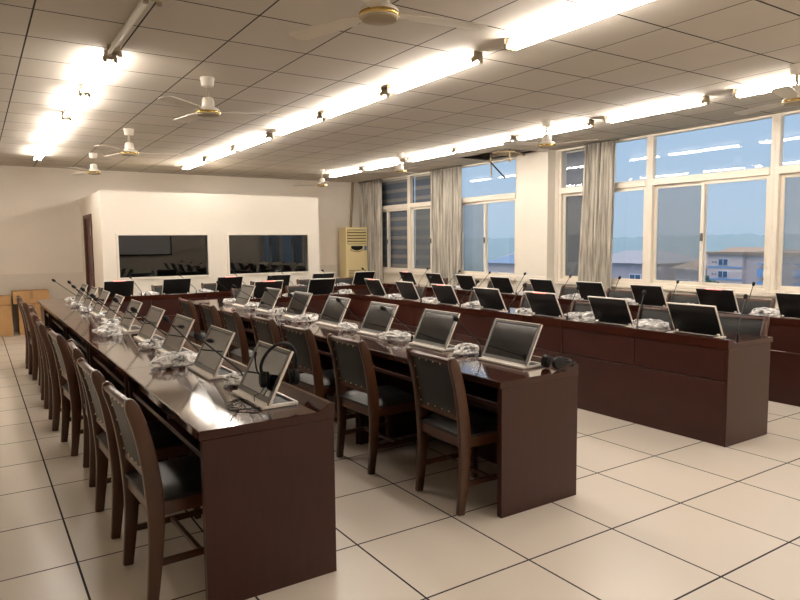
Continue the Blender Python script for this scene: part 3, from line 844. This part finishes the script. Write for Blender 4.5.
# ------------------------------------------------------------------ dangling strips below the broken ceiling panel
for pts, lab in (([(7.36, 8.45, 3.0), (7.37, 8.43, 2.60)], 'thin straight strip hanging from the broken ceiling panel'),
                 ([(7.34, 8.44, 2.86), (7.33, 8.05, 2.55)], 'dark slanted strip dangling below the broken ceiling panel'),
                 ([(7.02, 7.62, 3.0), (7.02, 7.60, 2.73)], 'short pale strip hanging from ceiling beside the pillar')):
    a, b = Vector(pts[0]), Vector(pts[1]); dd = (b-a)
    o = empty('ceiling_strip', a)
    MB().obox(dd/2, dd/2, dd.cross(Vector((1, .3, 0))).normalized()*.012, dd.cross(dd.cross(Vector((1, .3, 0)))).normalized()*.004).build('strip', M['cable'] if 'dark' not in lab else M['void'], o)
    MB().obox((0, 0, 0), (.02, 0, 0), (0, .02, 0), (0, 0, .012)).build('bracket', M['holder'], o)
    tag(o, lab, 'ceiling strip')
tag(MB().obox((7.24, 7.9, 2.925), (.2, .1, 0), (-.06, .22, .02), (0, .003, .012)).build('ceiling_panel', M['cable'], bevel=.003), 'loose sagging ceiling panel edge above the window by the pillar', 'ceiling panel')

# ------------------------------------------------------------------ standing air conditioner
ac = empty('air_conditioner', (7.30, 13.12, 0))
w, dpt, h = .28, .17, 1.88
MB().box(-w, w, -dpt, dpt, .05, h).build('cabinet', M['cream'], ac, bevel=.015)
MB().box(-w+.01, w-.01, -dpt+.01, dpt-.01, 0, .05).build('plinth', M['cream_dark'], ac)
gr = MB().box(-w+.035, w-.035, -dpt-.004, -dpt+.01, 1.50, 1.83).build('outlet', M['cream_dark'], ac)
sl = MB()
for k in range(5): sl.obox((0, -dpt-.008, 1.535+k*.065), (w-.04, 0, 0), (0, .014, .012), (0, -.004, .010))
sl.build('outlet_louvres', M['cream'], gr)
pn = MB(); pts = [(-.15, 1.46)]+[(-.15+.3*k/10, 1.40-.045*math.sin(PI*k/10)) for k in range(11)]+[(.15, 1.46)]
pn.prism([(x, z) for x, z in pts], -dpt-.006, -dpt+.005).build('control_panel', M['back'], ac)
MB().prism([(-.18, 1.375)]+[(-.18+.36*k/10, 1.37-.05*math.sin(PI*k/10)) for k in range(11)]+[(.18, 1.375)]+[(.18-.36*k/10, 1.385-.05*math.sin(PI*k/10)) for k in range(11)], -dpt-.005, -dpt+.004).build('front_groove', M['cream_dark'], ac)
ig = MB()
for k in range(9): ig.box(-w+.06, w-.06, -dpt-.006, -dpt+.004, .62+k*.035, .635+k*.035)
ig.build('intake_grille', M['cream_dark'], ac)
MB().box(.19, .25, -dpt-.004, -dpt+.002, 1.36, 1.46).build('energy_sticker', M['blue'], ac)
tag(ac, 'cream floor-standing air conditioner in the corner beside the curtain', 'air conditioner')
lag = MB().tube(smoothpath([(7.38, 13.38, 1.6), (7.40, 13.40, 1.95), (7.45, 13.42, 2.4), (7.48, 13.42, 2.935)], 6), .03, 10).build('refrigerant_pipe', M['cable'], smooth=True)
tag(lag, 'lagged beige pipe climbing the wall above the air conditioner', 'pipe')
so = MB().box(6.25, 6.33, Y1-.014, Y1-.004, .95, 1.08).build('wall_socket', M['black'], bevel=.003)
tag(so, 'small dark wall socket between booth and air conditioner', 'socket')

# ------------------------------------------------------------------ cartons
def carton(x0, x1, y0, y1, z0, z1, label):
    e = empty('cardboard_carton', ((x0+x1)/2, (y0+y1)/2, z0)); a, b, h = (x1-x0)/2, (y1-y0)/2, z1-z0
    MB().box(-a, a, -b, b, 0, h-.004).build('carton_body', M['card'], e, bevel=.004)
    for s in (-1, 1):
        MB().box(-a+.003, a-.003, *sorted((s*.003, s*(b-.002))), h-.004, h).build('flap', M['card'], e)
    MB().box(-a-.001, a+.001, -.03, .03, h, h+.001).box(-.025, .025, -b-.001, -b, h*.35, h).build('packing_tape', M['card_dark'], e)
    tag(e, label, 'cardboard box', 'brown cardboard cartons against the back wall')
carton(-.06, .50, 12.86, 13.35, 0, .52, 'brown cardboard carton on the floor, foremost of the cartons by the back wall')
carton(.60, 1.05, 12.92, 13.35, 0, .275, 'brown cardboard carton on the floor, bottom of the stack nearer the booth')
carton(.60, 1.05, 12.93, 13.35, .277, .53, 'brown cardboard carton in the middle of the stack nearer the booth')
carton(.53, 1.08, 12.95, 13.4, .532, .75, 'wide flat brown carton on top of the stack nearer the booth')
carton(-.06, .50, 13.0, 13.42, .524, .67, 'flat brown carton lying on the foremost carton')

# ------------------------------------------------------------------ outdoors
GZ = -13
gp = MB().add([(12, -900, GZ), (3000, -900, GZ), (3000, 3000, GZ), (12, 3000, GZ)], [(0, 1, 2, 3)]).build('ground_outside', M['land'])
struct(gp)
# low wooded ridge at the horizon
rg = MB(); vs = []; n = 240
for i in range(n+1):
    a = math.radians(-10+100*i/n); R = 620
    hgt = 6+5*noise.noise(Vector((i*.09, 0, 0)))+3*noise.noise(Vector((i*.5, 3, 0)))+1.5*noise.noise(Vector((i*1.7, 9, 0)))
    for rr, z in ((R-60, GZ), (R, 1.2+hgt*.75), (R+80, GZ)): vs.append((rr*math.cos(a), rr*math.sin(a), z))
rg.add(vs, [(i*3+k, (i+1)*3+k, (i+1)*3+k+1, i*3+k+1) for i in range(n) for k in range(2)])
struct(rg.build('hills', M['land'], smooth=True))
def house(y0, y1, x, zt, wall, roof, label, hip=1.6, rows=2, cols=2, dep=9, pitched=True):
    e = empty('house', (x, (y0+y1)/2, GZ)); a = (y1-y0)/2; H = zt-GZ
    MB().box(0, dep, -a, a, 0, H).build('walls', wall, e)
    if pitched:
        o_ = .5
        r = MB().add([(-o_, -a-o_, H), (dep+o_, -a-o_, H), (dep+o_, a+o_, H), (-o_, a+o_, H), (dep/2, -a+1.5, H+hip), (dep/2, a-1.5, H+hip)], [(0, 3, 2, 1), (0, 4, 5, 3), (1, 2, 5, 4), (0, 1, 4), (3, 5, 2)])
        r.build('roof', roof, e)
    else:
        MB().box(-.3, dep+.3, -a-.3, a+.3, H, H+.35).build('roof', roof, e)
    for i in range(rows):
        for j in range(cols):
            y = -a+(j+.5)*2*a/cols; z = H-1.9-i*3
            wf = MB().box(-.06, .05, y-.75, y+.75, z-.75, z+.75).build('window', M['ext_white'], e)
            MB().box(-.09, -.055, y-.65, y-.05, z-.65, z+.65).box(-.09, -.055, y+.05, y+.65, z-.65, z+.65).build('panes', M['ext_glass'], wf)
    tag(e, label, 'building', 'houses outside the windows')
house(63.0, 69.5, 60, -1.3, M['ext_pink'], M['ext_roof_blue'], 'pink house with blue roof seen through the window by the pillar', 1.3)
house(43.0, 51.5, 60, -.9, M['ext_grey'], M['ext_roof_grey'], 'pale house with blue-grey roof seen beside the curtain past the pillar', 1.3)
house(37.8, 41.6, 62, -1.4, M['ext_grey'], M['ext_roof_brown'], 'low brown-roofed house seen through the netted sash', 1.4)
house(40.2, 47.5, 74, -1.0, M['ext_grey'], M['ext_roof_brown'], 'brown-roofed house standing behind the low brown-roofed house', 1.6, dep=12)
house(70, 86, 75, -1.9, M['ext_grey'], M['ext_roof_grey'], 'grey-roofed hall far behind the pink house', 1.8, cols=4)
# apartment block with blue bands
ap = empty('apartment_block', (60, 0, GZ)); H = .15-GZ
MB().box(0, 12, 33.4, 36.9, 0, H).build('walls', M['ext_pink'], ap)
MB().box(.5, 12, 20, 33.4, 0, H-.1).build('walls', M['ext_pink'], ap)
MB().box(-.3, 12.3, 33.2, 37.2, H, H+.25).build('roof', M['ext_roof_brown'], ap)
MB().box(.2, 12.3, 19.8, 33.2, H-.1, H+.2).build('roof', M['ext_roof_brown'], ap)
for i in range(3):
    z = H-1.2-i*1.15
    MB().box(-.05, 0, 33.4, 36.9, z-.09, z+.04).build('blue_band', M['ext_blue'], ap)
for i in range(2):
    z = H-.85-i*1.15+.1
    for y in (35.25,):
        wf = MB().box(-.06, .02, y-.5, y+.5, z-.32, z+.32).build('window', M['ext_white'], ap)
        MB().box(-.09, -.055, y-.44, y-.04, z-.28, z+.28).box(-.09, -.055, y+.04, y+.44, z-.28, z+.28).build('panes', M['ext_glass'], wf)
    for y in (36.3, 36.0):
        MB().box(-.05, .02, y-.05, y+.05, z-.06, z+.06).build('vent', M['ext_glass'], ap)
for b in range(4):
    ya = 33.1-b*3.2
    for i in range(3):
        z = H-.95-i*1.15
        bl = MB().box(-.25, .5, ya-2.6, ya-1.2, z-.95, z-.35).box(-.25, .5, ya-2.6, ya-1.2, z+.06, z+.16).build('balcony', M['ext_blue'], ap)
        MB().box(.42, .49, ya-2.2, ya-1.6, z-.4, z+.05).build('balcony_door', M['ext_glass'], bl)
tag(ap, 'lilac apartment block with blue balconies seen through the clear sash', 'building')
tr = empty('tree', (58, 35.7, GZ))
MB().tube([(0, 0, 0), (0, .1, 9)], [.25, .12], 8).build('trunk', M['bark'], tr)
cr = MB()
for i in range(60):
    c = Vector((random.gauss(0, .5), random.gauss(0, .55), 9.5+random.gauss(0, .55)))
    cr.lathe([(.05, -.28), (.25, -.1), (.27, .1), (.06, .28)], 6, c, (random.gauss(0, 1), random.gauss(0, 1), 1))
cr.build('crown', M['leaf'], tr)
tag(tr, 'dark green tree in front of the lilac apartment block', 'tree')

# ------------------------------------------------------------------ dusk sky
wd = bpy.data.worlds.new('dusk'); scn.world = wd; wd.use_nodes = True
N, L = wd.node_tree.nodes, wd.node_tree.links
bg = N['Background']; tc = N.new('ShaderNodeTexCoord'); sx = N.new('ShaderNodeSeparateXYZ'); L.new(tc.outputs['Generated'], sx.inputs[0])
rp = N.new('ShaderNodeValToRGB'); e = rp.color_ramp.elements
e[0].position = 0; e[0].color = srgb(184, 208, 226); e[1].position = .42; e[1].color = srgb(158, 198, 238)
x = e.new(.07); x.color = srgb(188, 212, 232); x = e.new(.75); x.color = (2.6, 2.4, 2.2, 1)
L.new(sx.outputs['Z'], rp.inputs['Fac']); L.new(rp.outputs['Color'], bg.inputs['Color']); bg.inputs['Strength'].default_value = 1.0

scn.view_settings.view_transform = 'Standard'
scn.view_settings.look = 'None'
scn.view_settings.exposure = -.02
